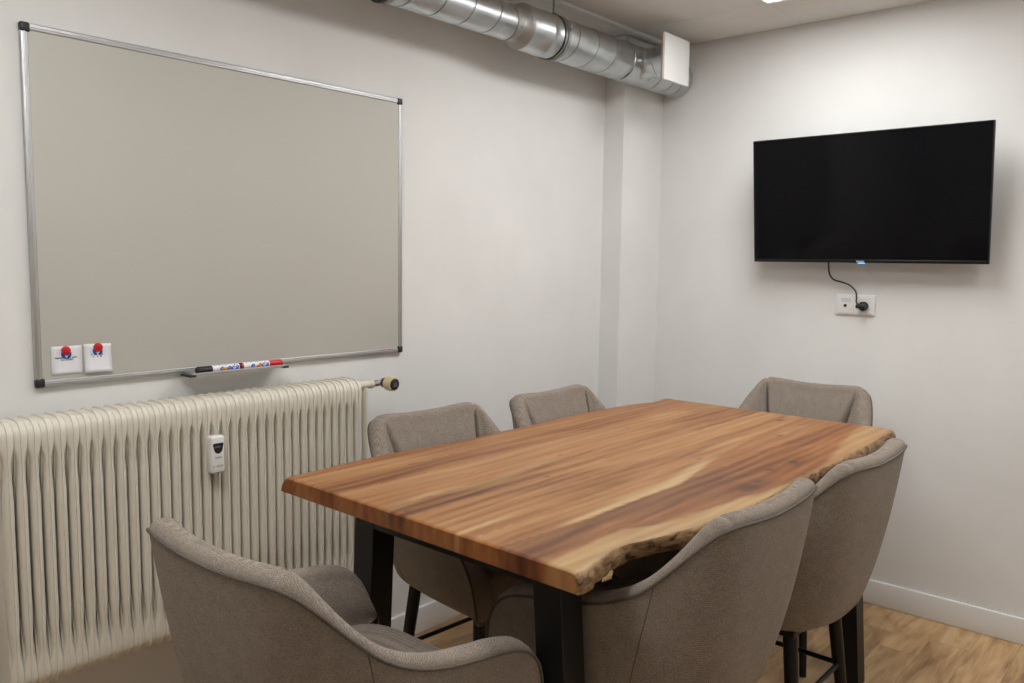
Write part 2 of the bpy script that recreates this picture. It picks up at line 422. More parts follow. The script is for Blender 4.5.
card(-2.730, -2.656, 1.108, 1.181, [(-.028, .025, .565), (-.014, .015, .49)], (-.001, .021), 'white paper card pinned at the left beside the board frame', .0, .0)
card(-2.651, -2.582, 1.107, 1.182, [(-.017, .013, .60), (-.012, .009, .53)], (-.0005, .019), 'white paper card pinned to the right of the other card', -.02, .006)
def magnet(y, z, lab):
    t = MB().lathe([(.0005, .009), (.008, .009), (.0098, .0078), (.0105, .005), (.0112, .001), (.0112, 0)], (0, 0, 0), 'X', 28).build('round_magnet', M_red)
    t.location = (.0150, y, z); tag(t, lab, 'magnet')
magnet(-2.6955, 1.170, 'round red magnet holding the left paper card'); magnet(-2.6165, 1.173, 'round red magnet holding the right paper card')

# ------------------------------------------------------------------ radiator
RT, RB, PITCH, R0 = 1.022, .372, .0288, -2.893
NS = 36
RD0, RD1 = .045, .150
rad = empty('radiator', (.0, R0, 0.0))
def section_mesh():
    out = []                                             # outline in x,z with rounded corners
    rc = .034
    def arc(cx, cz, a0, a1, n=6):
        for i in range(n+1):
            a = math.radians(a0 + (a1-a0)*i/n); out.append((cx+rc*math.cos(a), cz+rc*math.sin(a)))
    arc(RD1-rc, RB+rc, -90, 0); 
    for z in (.42, .435, .45, .465, .49, .55, .65, .75, .85, .905, .93, .945, .96, .975): out.append((RD1, z))
    arc(RD1-rc, RT-rc, 0, 90); arc(RD0+rc*.6, RT-rc, 90, 180)
    for z in (.975, .96, .945, .93, .905, .65, .49, .465, .45, .435, .42): out.append((RD0+rc*.6-rc, z))
    arc(RD0+rc*.6, RB+rc, 180, 270)
    cx, cz = (RD0+RD1)/2, (RT+RB)/2
    def hw(z):
        d = min(RT-z, z-RB)
        k = min(1, max(0, (d-.058)/.034)); k = k*k*(3-2*k)
        q = min(1, max(0, (d-.100)/.06)); q = q*q*(3-2*q)
        return .0143*(1-k) + (.0080 + .0034*q)*k
    def inset(i, d):
        (x0, z0), (x1, z1) = out[i-1], out[(i+1) % len(out)]
        tx, tz = x1-x0, z1-z0; l = math.hypot(tx, tz) or 1
        nx, nz = tz/l, -tx/l; x, z = out[i]; return x - nx*d, z - nz*d
    rings = [(-1, .017), (-.96, .010), (-.82, .0048), (-.55, .0015), (-.0013, 0), (-.0010, -.0045), (.0010, -.0045), (.0013, 0), (.55, .0015), (.82, .0048), (.96, .010), (1, .017)]
    vs = []; fs = []; n = len(out)
    for f, d in rings:
        for i in range(n):
            dd = d*(.2 + .8*min(1, max(0, (min(RT-out[i][1], out[i][1]-RB)-.05)/.05))) if d > 0 else d
            x, z = inset(i, dd); y = f if abs(f) < .01 else f*hw(out[i][1]); vs.append((x, y, z))
    for r in range(len(rings)-1):
        for i in range(n): fs.append((r*n+i, r*n+(i+1) % n, (r+1)*n+(i+1) % n, (r+1)*n+i))
    c0 = len(vs); vs.append((cx, -.008, cz)); vs.append((cx, .008, cz)); b = (len(rings)-1)*n
    for i in range(n): fs.append((i, c0, (i+1) % n)); fs.append((b+i, b+(i+1) % n, c0+1))
    return vs, fs
vs, fs = section_mesh()
sec = new_mesh('section', vs, fs, M_rad, rad); tidy(sec, 1e-7); sharp(sec, 50)
for k in range(NS):
    o = sec if k == 0 else sec.copy()
    if k: COL.objects.link(o); o.parent = rad
    o.location = (0, PITCH*(k+.5), 0)
RY1 = R0 + PITCH*NS
LW(MB().tube([(.098, R0+.002, RT-.055), (.098, RY1-.002, RT-.055)], .026, 16).tube([(.098, R0+.002, RB+.05), (.098, RY1-.002, RB+.05)], .026, 16), 'header_pipe', M_rad, rad)
for yb in (R0+.10, RY1-.12):
    [LW(MB().box((.001, yb, zz), (.07, yb+.02, zz+.025), .002), 'wall_bracket', M_rad, rad) for zz in (RB+.05, RT-.09)]
tag(rad, 'cream ribbed column radiator on the left wall under the whiteboard', 'radiator')
# valve and pipe at the right end
vz = .996; VY = RY1+.132; vt = empty('radiator_valve', (.098, RY1, vz))
LW(MB().lathe([(.004, 0), (.014, 0), (.014, .028), (.0125, .030), (.0125, .068), (.0145, .070), (.0145, .084), (.010, .086), (.004, .086)], (.098, RY1, vz), 'Y', 20), 'union_nut', M_pipe, vt)
LW(MB().lathe([(.006, .084), (.0115, .086), (.0115, .108), (.0095, .109), (.0095, .144), (.004, .146)], (.098, RY1, vz), 'Y', 8).lathe([(.008, -.016), (.012, -.014), (.013, 0), (.012, .012), (.008, .014)], (.098, VY, vz), 'Z', 18), 'valve_body', M_chrome, vt)
LW(MB().tube([(.098, RY1+.050, vz-.008), (.098, RY1+.050, .72), (.098, RY1+.050, .36), (.098, RY1+.050, .02), (.098, RY1+.050, 0)], [.011, .0095, .0095, .0095, .0095], 14), 'supply_pipe', M_pipe, vt)
def oriented(prof, c, d, n=28):
    d = Vector(d).normalized(); q = Vector((0, 0, 1)).rotation_difference(d).to_matrix(); mb = MB().lathe(prof, (0, 0, 0), 'Z', n)
    mb.v = [q @ v + Vector(c) for v in mb.v]; return mb
hd = Vector((1, .04, -.02)).normalized(); hc = Vector((.100, VY, vz))
LW(oriented([(.005, -.01), (.0125, -.01), (.0175, .006), (.0165, .018), (.010, .020)], hc, hd), 'collar', M_blackpl, vt)
LW(oriented([(.010, .014), (.0205, .016), (.0240, .022), (.0242, .044), (.0235, .050), (.0225, .051), (.0175, .0515)], hc, hd), 'thermostat_head', M_gold, vt)
LW(oriented([(.0175, .048), (.0195, .050), (.0195, .0535), (.017, .0555), (.001, .056)], hc, hd), 'dial_face', M_blackpl, vt)
fc = hc + hd*.0564; sx_ = hd.cross(Vector((0, 0, 1))).normalized(); uz = sx_.cross(hd)
mb = MB()
for a, b, w in (((-.006, -.006), (0, .008), .0012), ((0, .008), (.006, -.006), .0012), ((-.006, -.006), (.006, -.006), .0012)):
    mb.tube([fc + sx_*a[0] + uz*a[1], fc + sx_*b[0] + uz*b[1]], w*.6, 6)
LW(mb, 'dial_symbol', M_grey, vt)
tag(vt, 'thermostatic radiator valve with cream ring and black dial at the radiator end', 'radiator valve')
# heat meter clipped to the radiator
HY = -2.379
hm = empty('heat_meter', (.157, HY, .822))
LW(MB().box((.156, HY-.020, .822), (.186, HY+.020, .926), .007), 'casing', M_whitepl, hm)
mb = MB(); pts = [(-.0145, .0)] ; 
ring = [(-.015, .010), (-.015, .002)] + [(-.0135*math.cos(PI*k/12), -.019*math.sin(PI*k/12)) for k in range(13)] + [(.015, .002), (.015, .010)]
vs = [(.1866, HY+a, .896+b) for a, b in ring] + [(.1850, HY+a, .896+b) for a, b in ring]; n = len(ring)
mb.add(vs, [tuple(range(n))] + [(i, (i+1) % n, n+(i+1) % n, n+i) for i in range(n)])
LW(mb, 'display', M_blackpl, hm)
mb = MB(); print_line(mb, .1862, HY-.009, HY+.011, .864, .0055, seed=3); LW(mb, 'upper_print', M_grey, hm)
mb = MB(); print_line(mb, .1862, HY-.015, HY+.015, .840, .0052, seed=8); LW(mb, 'lower_print', M_grey, hm)
mb = MB(); print_line(mb, .1868, HY-.010, HY+.008, .894, .005, seed=5); LW(mb, 'display_digits', M_grey, hm)
tag(hm, 'small white heat meter with dark display clipped on the radiator', 'heat meter')

# ------------------------------------------------------------------ ventilation duct
AX, AZ = .19, 2.267; RW, RS = .080, .0620
duct = empty('ventilation_duct', (AX, -1.16, AZ))
def spiral(y0, y1, r, pitch, name, ph=0):
    n = 64; prof = []                                   # helical lock seam
    y = y0 - pitch + ph - pitch*math.ceil(ph/pitch)
    while y < y1 + pitch:
        for dy, dr in ((-.006, 0), (-.001, 0), (0, -.0032), (.0012, -.0032), (.0022, .0018), (.0052, .0020), (.0064, 0), (.0112, 0), (pitch*.5, 0)):
            prof.append((y+dy, r+dr))
        y += pitch
    vs = []; fs = []
    for yy, rr in prof:
        for k in range(n+1):
            a = 2*PI*k/n + PI; vs.append((AX+rr*math.cos(a), min(y1, max(y0, yy + pitch*(k/n))), AZ+rr*math.sin(a)))
    for i in range(len(prof)-1):
        for k in range(n): fs.append((i*(n+1)+k, i*(n+1)+k+1, (i+1)*(n+1)+k+1, (i+1)*(n+1)+k))
    mb = MB(); mb.add(vs, fs); o = LW(mb, name, M_galv, duct, 22); return o
YT0, YT1 = -.49, -.27            # tee body
spiral(YB+.01, -1.19, RS, .128, 'narrow_pipe', .02)
spiral(-.985, YT0+.0, RW, .128, 'wide_pipe', .03)
LW(MB().lathe([(RS+.001, -1.232), (RS+.003, -1.230), (RS+.003, -1.222), (RS+.0015, -1.220), (RS+.0015, -1.185), (RS+.004, -1.180), (RW-.003, -1.168), (RW+.001, -1.164), (RW+.003, -1.158), (RW+.001, -1.154)], (AX, 0, AZ), 'Y', 64, False), 'reducer', M_galvdull, duct)
LW(MB().lathe([(RW+.001, -1.156), (RW+.001, -1.048), (RW+.0028, -1.045), (RW+.0028, -1.038), (RW+.001, -1.035), (RW+.001, -.990), (RW+.003, -.986)], (AX, 0, AZ), 'Y', 64, False), 'coupling', M_galv, duct)
LW(MB().lathe([(RW+.001, -.988), (RW+.0045, -.987), (RW+.0055, -.983), (RW+.0045, -.979), (RW+.001, -.978)], (AX, 0, AZ), 'Y', 64, False), 'gasket_ring', M_rubber, duct)
LW(MB().lathe([(RS+.001, -1.818), (RS+.0055, -1.817), (RS+.0068, -1.809), (RS+.0055, -1.801), (RS+.001, -1.800)], (AX, 0, AZ), 'Y', 64, False), 'gasket_ring', M_rubber, duct)
LW(MB().lathe([(RS+.001, -1.790), (RS+.0035, -1.788), (RS+.0035, -1.776), (RS+.001, -1.774)], (AX, 0, AZ), 'Y', 64, False), 'clamp_band', M_galvdull, duct)
# clamp with rod up to the ceiling
cl = MB().lathe([(RW+.0012, -.964), (RW+.0045, -.963), (RW+.0045, -.948), (RW+.0012, -.947)], (AX, 0, AZ), 'Y', 64, False)
cl.box((AX-.012, -.963, AZ+RW), (AX+.012, -.948, AZ+RW+.012), .002)
an = math.radians(15); px, pz = AX+(RW+.008)*math.cos(an), AZ+(RW+.008)*math.sin(an)
cl.box((px-.008, -.964, pz-.002), (px+.010, -.947, pz+.003), .001)
cl.tube([(px+.004, -.9555, pz-.012), (px+.004, -.9555, pz+.016)], .003, 8)
clo = LW(cl, 'clamp_band', M_galvdull, duct)
LW(MB().tube([(AX, -.9555, AZ+RW+.008), (AX, -.9555, H+.002)], .004, 10), 'hanger_rod', M_galvdull, duct)
# tee with a flared saddle and its branch towards the room
LW(MB().lathe([(RW+.001, YT0-.012), (RW+.003, YT0-.010), (RW+.003, YT0-.002), (RW+.0012, YT0), (RW+.0012, YT1), (RW+.003, YT1+.002), (RW+.003, YT1+.010), (RW+.001, YT1+.012)], (AX, 0, AZ), 'Y', 64, False), 'tee_body', M_galv, duct)
BY = -.378; RBR = .062
mb = MB(); n = 64; vs = []; fs = []; levels = []
for t_i, (rr, off_) in enumerate(((RBR+.013, .0008), (RBR+.012, .003), (RBR+.004, .006), (RBR, .014))):
    for k in range(n):
        a = 2*PI*k/n; y, z = rr*math.cos(a), rr*math.sin(a)
        x = math.sqrt(max(0, (RW+.0012)**2 - min(abs(z), RW)**2)) + off_
        vs.append((AX+x, BY+y, AZ+z))
for xx, rr in ((.112, RBR), (.114, RBR+.003), (.124, RBR+.003), (.126, RBR), (.170, RBR), (.172, RBR+.002), (.181, RBR+.002)):
    for k in range(n):
        a = 2*PI*k/n; vs.append((AX+xx, BY+rr*math.cos(a), AZ+rr*math.sin(a)))
for i in range(len(vs)//n-1):
    for k in range(n): fs.append((i*n+k, i*n+(k+1) % n, (i+1)*n+(k+1) % n, (i+1)*n+k))
mb.add(vs, fs); LW(mb, 'branch_pipe', M_galv, duct)
for k in range(8):                                       # rivets round the saddle
    a = 2*PI*(k+.5)/8; y, z = (RBR+.0085)*math.cos(a), (RBR+.0085)*math.sin(a)
    if abs(z) < RW-.003: LW(MB().lathe([(.003, -.001), (.0025, .0015), (.0004, .0025)], (AX+math.sqrt((RW+.001)**2-z*z)+.004, BY+y, AZ+z), 'X', 10), 'rivet', M_galvdull, duct)
for yy, aa in ((-1.205, -20), (-1.205, 40), (-.50, -35), (-.26, -30), (-1.10, 20)):
    a = math.radians(aa); rr = RW+.002 if yy > -1 else RS+.002
    LW(MB().lathe([(.003, -.001), (.0025, .0018), (.0004, .003)], (AX+rr*math.cos(a), yy, AZ+rr*math.sin(a)), 'X', 10), 'rivet', M_galvdull, duct)
spiral(YT1+.0, -.075, RW, .128, 'end_pipe', .06)
LW(MB().lathe([(RW+.001, -.088), (RW+.003, -.086), (RW+.003, -.078), (RW+.0012, -.076), (RW+.0012, -.016), (RW-.002, -.012), (RW-.012, -.0115), (.002, -.0115)], (AX, 0, AZ), 'Y', 64, False), 'end_cap', M_galv, duct)
tag(duct, 'shiny galvanised spiral ventilation duct hung under the ceiling along the left wall', 'ventilation duct')
# square diffuser plate on the branch
dp = empty('air_diffuser', (.385, -.378, 2.168))
LW(MB().box((.389, -.480, 2.168), (.400, -.278, 2.356), .0015), 'face_plate', M_trim, dp)
LW(MB().box((.376, -.470, 2.178), (.389, -.288, 2.346), .001), 'backing_board', M_body, dp)
LW(MB().lathe([(.001, .372), (RBR+.006, .372), (RBR+.006, .3765), (.001, .3765)], (0, BY, AZ), 'X', 40), 'collar', M_whitepl, dp)
tag(dp, 'square white air diffuser plate on the duct branch near the room corner', 'air diffuser')

# ------------------------------------------------------------------ television
tv = empty('television', (1.092, -.09, 1.42))
x0, x1 = .656, 1.559
zt, zb, yt, yb_ = 1.9275, 1.4200, -.170, -.110
hgt = math.hypot(zt-zb, yt-yb_); ta = math.atan2(yb_-yt, zt-zb)
TM = Matrix.Translation((1.1075, yb_, zb)) @ Matrix.Rotation(ta, 4, 'X')
W2 = (x1-x0)/2
def TB(mb, name, m, ang=35):
    mb.v = [TM @ v for v in mb.v]; return LW(mb, name, m, tv, ang)
bz = MB(); b_ = .0045
bz.box((-W2, -.001, 0), (W2, .018, .013), .002); bz.box((-W2, -.001, hgt-b_), (W2, .018, hgt), .002)
bz.box((-W2, -.001, .013), (-W2+b_, .018, hgt-b_), .002); bz.box((W2-b_, -.001, .013), (W2, .018, hgt-b_), .002)
TB(bz, 'bezel', M_bezel)
TB(MB().box((-W2+b_-.001, .001, .0125), (W2-b_+.001, .010, hgt-b_+.001)), 'screen', M_screen)
TB(MB().box((-W2+.004, .010, .004), (W2-.004, .022, hgt-.004), .003).box((-.33, .018, .03), (.33, .040, .32), .010), 'back_housing', M_blackpl)
TB(MB().box((-.018, -.0016, .003), (.012, -.0006, .009)), 'brand_plate', M_grey)
TB(MB().box((-.013, -.0015, -.0035), (.014, .010, .0015), .0015), 'indicator_light', M_led)
LW(MB().box((1.01, -.026, 1.55), (1.21, 0, 1.80), .002), 'wall_bracket', M_steel, tv)
for xa in (1.02, 1.17): LW(MB().box((xa, -.118, 1.58), (xa+.03, -.024, 1.72), .001), 'bracket_arm', M_steel, tv)
tag(tv, 'black flat television tilted slightly forward on the back wall', 'television')
# outlet
ot = empty('wall_outlet', (1.06, 0, 1.246))
LW(MB().box((.980, -.010, 1.204), (1.139, 0, 1.289), .004), 'cover_plate', M_whitepl, ot)
LW(MB().box((.990, -.0125, 1.211), (1.055, -.009, 1.281), .0015), 'aerial_insert', M_trim, ot)
LW(MB().box((1.064, -.0125, 1.211), (1.130, -.009, 1.281), .0015).lathe([(.0265, -.0145), (.0265, -.012), (.022, -.012), (.0215, -.0122)], (1.097, 0, 1.246), 'Y', 32, False), 'socket_insert', M_trim, ot)
LW(MB().lathe([(.0065, -.0125), (.0065, -.0165), (.0045, -.0170), (.0005, -.0170)], (1.021, 0, 1.243), 'Y', 16), 'aerial_jack', M_blackpl, ot)
LW(MB().box((1.004, -.0130, 1.256), (1.042, -.0124, 1.274)), 'label_window', mat('pale_label', (.62, .65, .68), .3), ot)
tag(ot, 'white double wall outlet plate under the television', 'wall outlet')
# cord and plug
def catmull(P, n=10):
    P = [Vector(p) for p in P]; P = [P[0]*2-P[1]] + P + [P[-1]*2-P[-2]]; out = []
    for i in range(1, len(P)-2):
        for k in range(n):
            t = k/n; a, b, c, d = P[i-1:i+3]
            out.append(.5*((2*b) + (c-a)*t + (2*a-5*b+4*c-d)*t*t + (3*b-3*c+d-a)*t**3))
    out.append(P[-2]); return out
cd = empty('power_cord', (1.085, -.03, 1.243))
LW(MB().tube(catmull([(.960, -.068, 1.47), (.960, -.064, 1.44), (.959, -.055, 1.405), (.960, -.042, 1.372), (.975, -.034, 1.350), (1.008, -.030, 1.340), (1.040, -.030, 1.328), (1.066, -.034, 1.305), (1.074, -.040, 1.280), (1.075, -.044, 1.262), (1.082, -.046, 1.250)], 8), .0034, 10), 'cable', M_cord, cd)
LW(MB().lathe([(.014, -.014), (.019, -.016), (.0195, -.030), (.016, -.038), (.006, -.042), (.0005, -.042)], (1.097, 0, 1.243), 'Y', 24).box((1.074, -.052, 1.2345), (1.112, -.034, 1.2515), .004), 'plug', M_rubber, cd)
tag(cd, 'black power cord with plug hanging from the television to the outlet', 'power cord')

# ------------------------------------------------------------------ table
def interp(tab, y):
    if y <= tab[0][0]: return tab[0][1]
    for (a, va), (b, vb) in zip(tab, tab[1:]):
        if y <= b:
            t = (y-a)/(b-a); return va + (vb-va)*t
    return tab[-1][1]
def smooth_tab(tab, r=.02):
    return lambda y: sum(interp(tab, y+d*r) for d in (-1, -.5, 0, .5, 1))/5
ZT, ZU = .880, .842
YN, YF = -2.402, -.700
LT = smooth_tab([(-2.402, .537), (-2.25, .528), (-2.122, .521), (-2.018, .528), (-1.875, .543), (-1.828, .553), (-1.74, .550), (-1.624, .544), (-1.438, .550), (-1.30, .543), (-1.179, .543), (-1.05, .552), (-.936, .562), (-.85, .585), (-.80, .597), (-.75, .590), (-.700, .582)])
RTt = smooth_tab([(-2.402, 1.421), (-2.372, 1.424), (-2.308, 1.410), (-2.258, 1.402), (-2.218, 1.404), (-2.165, 1.420), (-2.124, 1.430), (-2.033, 1.448), (-1.95, 1.460), (-1.82, 1.468), (-1.70, 1.466), (-1.58, 1.458), (-1.478, 1.452), (-1.35, 1.456), (-1.25, 1.458), (-1.135, 1.452), (-.971, 1.448), (-.858, 1.442), (-.700, 1.432)], .012)
top_parent = empty('dining_table', (1.0, -1.55, 0))
def fnoise(y, s):
    return sum(math.sin(y*f*1.7 + s*3.1 + f)*a for f, a in ((7, .5), (17, .28), (41, .16), (83, .1)))
NX, NY = 130, 300
rows = [(0, -.003)] + [(.003 + (1-.006)*k/NY, 0) for k in range(NY+1)] + [(1, -.003)]
rows = [(t if 0 < t < 1 else t, dz) for t, dz in rows]
planks = [(.40, .57), (.57, .655), (.655, .745), (.745, .83), (.83, .905), (.905, .985), (.985, 1.075), (1.075, 1.17), (1.17, 1.26), (1.26, 1.6)]
PV = [.15, .62, .30, .85, .50, .12, .72, .40, .95, .23]
PR = [.95, .25, .55, .12, .50, .18, .12, .10, .10, .55]
S1 = [(-2.42, 1.238), (-2.289, 1.247), (-2.21, 1.250), (-2.131, 1.256), (-2.095, 1.254), (-1.94, 1.255), (-1.793, 1.262), (-1.677, 1.238), (-1.53, 1.208), (-1.198, 1.159), (-.875, 1.14), (-.68, 1.13)]
S2 = [(-2.42, .922), (-2.33, .908), (-2.263, .896), (-2.129, .924), (-2.067, .925), (-1.9, .90), (-1.746, .873)]
S3 = [(-2.42, 1.132), (-2.286, 1.130), (-2.054, 1.113), (-1.767, 1.085)]
RC = [(-2.42, 1.360), (-2.244, 1.354), (-2.159, 1.357), (-2.077, 1.388), (-1.946, 1.408), (-1.834, 1.425), (-1.6, 1.45), (-1.3, 1.445), (-1.12, 1.408), (-1.036, 1.384), (-.85, 1.355), (-.70, 1.345)]
KN = [(1.400, -1.690, .030, .060), (1.375, -1.368, .018, .030), (1.363, -1.490, .010, .030), (.950, -2.376, .006, .014), (1.108, -2.195, .004, .009), (1.176, -1.515, .006, .018), (.873, -1.746, .005, .012), (1.101, -.814, .012, .030), (1.205, -1.06, .006, .05), (1.395, -1.62, .010, .03), (.99, -1.95, .004, .012), (.80, -1.30, .006, .016)]
def sst(a, b, x):
    t = min(1, max(0, (x-a)/(b-a))); return t*t*(3-2*t)
def figure(x, y):
    w = .006*fnoise(y, 2.0); p = len(planks)-1
    for i, (a, b) in enumerate(planks):
        if a <= x < b: p = i; break
    cream = 0; dark = 0; red = PR[p]
    s1 = interp(S1, y); wdt = interp([(-2.25, .0), (-2.1, .010), (-1.95, .020), (-1.7, .024), (-1.3, .016)], y)
    fade = 1 - .92*sst(-1.62, -1.40, y)
    d = x - s1; fade *= sst(-2.27, -2.17, y)
    cream = max(cream, fade*(1-sst(.004, .010, d))*(sst(-wdt*1.5-.008, -wdt*.5-.001, d)))
    if y < -1.6:
        s2 = interp(S2, y); ww = .014 + .012*sst(-2.4, -2.1, y)
        cream = max(cream, 0.45*(1-sst(.35*ww, ww, abs(x-s2)))*(1-sst(-1.95, -1.65, y)))
        s3 = interp(S3, y)
        cream = max(cream, .9*(1-sst(.003, .010, abs(x-s3)))*(1-sst(-2.32, -2.15, y)))
    rc = interp(RC, y) + w
    cm = sst(-.008, .008, x-rc); cream = max(cream, cm*(1-.35*sst(-1.7, -1.3, y)))
    # cream patch in the far half
    s4 = interp([(-1.50, 1.128), (-1.35, 1.131), (-1.15, 1.132)], y)
    cream = max(cream, .8*(1-sst(.004, .012, abs(x-s4)))*sst(-1.48, -1.38, y)*(1-sst(-1.22, -1.12, y)))
    s5 = interp([(-1.1, 1.19), (-.85, 1.20)], y) + .01*math.sin(y*22)
    cream = max(cream, .4*(1-sst(.006, .022, abs(x-s5)))*sst(-1.12, -1.0, y)*(1-sst(-.90, -.80, y)))
    # brown heartwood wedge between the sapwood bands
    if x > s1+.004:
        md = rc - .012 - .065*sst(-2.35, -2.0, y) - .02*sst(-1.9, -1.6, y)
        dark = (1-sst(md-.012, md+.02, x))*(1-.55*sst(-1.9, -1.4, y)); red = .5 + .3*sst(-2.0, -1.5, y)
        dark *= (1-cm)
    e = ((x-.90)/.035)**2 + ((y+2.35)/.13)**2
    if x < interp(S2, y): dark = max(dark, .55*(1-sst(.3, 1.2, e)))
    k = 0
    for kx, ky, a, b in KN:
        e = math.sqrt(((x-kx)/a)**2 + ((y-ky)/b)**2); k = max(k, (1-sst(.30, 1.0, e))*(1 if a < .02 else .9)); 
        if a >= .01 and e < 3: dark = max(dark, .6*(1-sst(1, 3, e))); cream *= sst(1, 2, e)
    return cream, dark, red, k, PV[p]
vs = []; at = {n: [] for n in ('cream', 'dark', 'red', 'knot', 'plank', 'bark', 'endg')}
EG = 0
def push(x, y, z, bark, cols=None):
    c, d, r, k, p = figure(x, y) if cols is None else cols
    vs.append((x-1.0, y+1.55, z)); at['cream'].append(c); at['dark'].append(d); at['red'].append(r); at['knot'].append(k); at['plank'].append(p); at['bark'].append(bark); at['endg'].append(EG)
NSIDE = 5
ring_n = 0
for (t, dz) in rows:
    EG = 1.0 if dz else 0.0
    y = YN + (YF-YN)*t; st = len(vs); xl, xr = LT(y), RTt(y); yn = y
    for j in range(NX+1):
        u = j/NX; yy = y - .010*(u-.4)*(1-t)
        zr = ZT + dz - .002*sst(xr-.010, xr, xl+(xr-xl)*u) - .0015*(1-sst(xl, xl+.006, xl+(xr-xl)*u))
        push(xl+(xr-xl)*u, yy, zr, .25*sst(.9975, 1, u))
    fr_ = fnoise(y, .7)
    ybr = y - .010*.6*(1-t); bl = xl - .020 - .004*fnoise(y, 5.)
    rbot = xr + .004 + .009*fnoise(y*1.3, 1.9) - .006*sst(-2.33, -2.2, y)*(1-sst(-2.15, -2.0, y))
    for k in range(1, NSIDE+1):                              # right live edge going down
        q = k/(NSIDE+1); x = xr + (rbot-xr)*q + .006*math.sin(PI*q) + .0018*fnoise(y*3.1+q*4, 9.)
        push(x, ybr, ZT+dz + (ZU-ZT-dz)*q, .55+.45*min(1, q*3), (.35, .2, .2, 0, .3))
    for j in range(NX+1):
        u = 1-j/NX; x = bl + (rbot-bl)*u; push(x, y - .010*(u-.4)*(1-t), ZU, .8 if u > .995 else 0)
    for k in range(1, NSIDE+1):                              # left edge going up
        q = k/(NSIDE+1); x = bl + (xl-bl)*q - .004*math.sin(PI*q); push(x, y+.004*(1-t), ZU + (ZT+dz-ZU)*q, .12)
    ring_n = len(vs)-st
fs = []; R = len(rows)
for i in range(R-1):
    for k in range(ring_n):
        fs.append((i*ring_n+k, i*ring_n+(k+1) % ring_n, (i+1)*ring_n+(k+1) % ring_n, (i+1)*ring_n+k))
for base_i, fl in ((0, False), ((R-1)*ring_n, True)):        # end grain faces
    for j in range(NX):
        a, b = base_i+j, base_i+j+1; c, d = base_i + (NX+1+NSIDE) + (NX-j-1), base_i + (NX+1+NSIDE) + (NX-j)
        fs.append((a, b, c, d) if fl else (d, c, b, a))
    rr_ = [base_i+NX+k for k in range(NSIDE+2)]; fs.append(tuple(rr_))
    ll_ = [base_i+(2*NX+1+NSIDE+1)-1+k+1 for k in range(-1, NSIDE)] ; 
    ll_ = [base_i+2*NX+1+NSIDE+k for k in range(0, NSIDE+1)] + [base_i]; fs.append(tuple(ll_))
tt = new_mesh('tabletop', vs, fs, M_top, top_parent)
bm = bmesh.new(); bm.from_mesh(tt.data); bmesh.ops.recalc_face_normals(bm, faces=bm.faces); bm.to_mesh(tt.data); bm.free()
for n, dat in at.items():
    a = tt.data.attributes.new(n, 'FLOAT', 'POINT'); a.data.foreach_set('value', dat)
sharp(tt, 40)
def leg(x_top, x_bot, y0, y1):
    mb = MB(); w = .068
    mb.add([(x_bot, y0, 0), (x_bot+w, y0, 0), (x_bot+w, y1, 0), (x_bot, y1, 0), (x_top, y0, ZU), (x_top+w, y0, ZU), (x_top+w, y1, ZU), (x_top, y1, ZU)],
           [(0, 3, 2, 1), (4, 5, 6, 7), (0, 1, 5, 4), (1, 2, 6, 5), (2, 3, 7, 6), (3, 0, 4, 7)])
    o = LW(mb, 'leg', M_steel, top_parent)
    md = o.modifiers.new('bevel', 'BEVEL'); md.width = .002; md.segments = 2
    return o
TLX0, TLX1 = .722, .676; TRX0, TRX1 = 1.330-.068, 1.390-.068
for (y0, y1) in ((-2.332, -2.266), (-.762, -.696)):
    leg(TLX0, TLX1, y0, y1); leg(TRX0, TRX1, y0, y1)
    LW(MB().box((TLX0+.06, y0+.001, ZU-.050), (TRX0+.02, y1-.001, ZU-.0005), .002), 'crossbar', M_steel, top_parent)
tag(top_parent, 'live-edge wooden dining table with black steel legs in the room centre', 'table')

# ------------------------------------------------------------------ chairs
# local frame: seat faces +Y; origin on the floor
K = [  # rim x, y, z | bottom x, y | inward normal angle (deg) | thickness
    (0.000, -.297, .931, 0.000, -.215, 90, .047),
    (0.060, -.297, .932, 0.052, -.214, 90, .047),
    (0.120, -.295, .936, 0.102, -.208, 92, .048),
    (0.165, -.290, .938, 0.142, -.195, 98, .049),
    (0.195, -.280, .935, 0.168, -.178, 112, .050),
    (0.218, -.259, .920, 0.188, -.154, 130, .049),
    (0.236, -.226, .887, 0.202, -.126, 147, .052),
    (0.252, -.183, .841, 0.212, -.092, 161, .050),
    (0.265, -.136, .798, 0.219, -.050, 170, .050),
    (0.272, -.076, .764, 0.224, .000, 176, .050),
    (0.277, -.008, .743, 0.228, .055, 180, .050),
    (0.280, .062, .731, 0.230, .110, 181, .051),
    (0.281, .122, .722, 0.231, .155, 183, .052),
    (0.280, .172, .708, 0.231, .190, 184, .052),
    (0.278, .208, .686, 0.231, .212, 185, .050),
    (0.275, .232, .655, 0.231, .226, 185, .048),
    (0.270, .247, .612, 0.231, .232, 185, .046),
    (0.261, .250, .560, 0.231, .232, 185, .044),
    (0.248, .240, .520, 0.231, .228, 185, .042),
    (0.236, .228, .508, 0.231, .224, 185, .040),
]
ZB = .500
def cr(P, n):
    res = []
    for i in range(len(P)-1):
        a = P[max(i-1, 0)]; b = P[i]; c = P[i+1]; d = P[min(i+2, len(P)-1)]
        if i == 0: a = tuple([-c[0]] + list(c[1:3]) + [-c[3], c[4], 180-c[5], c[6]])
        for k in range(n):
            t = k/n
            res.append(tuple(.5*(2*b[q] + (c[q]-a[q])*t + (2*a[q]-5*b[q]+4*c[q]-d[q])*t*t + (3*b[q]-3*c[q]+d[q]-a[q])*t**3) for q in range(7)))
    res.append(P[-1]); return res
def seam_x(t): return .192 - .062*min(1, t*1.1)
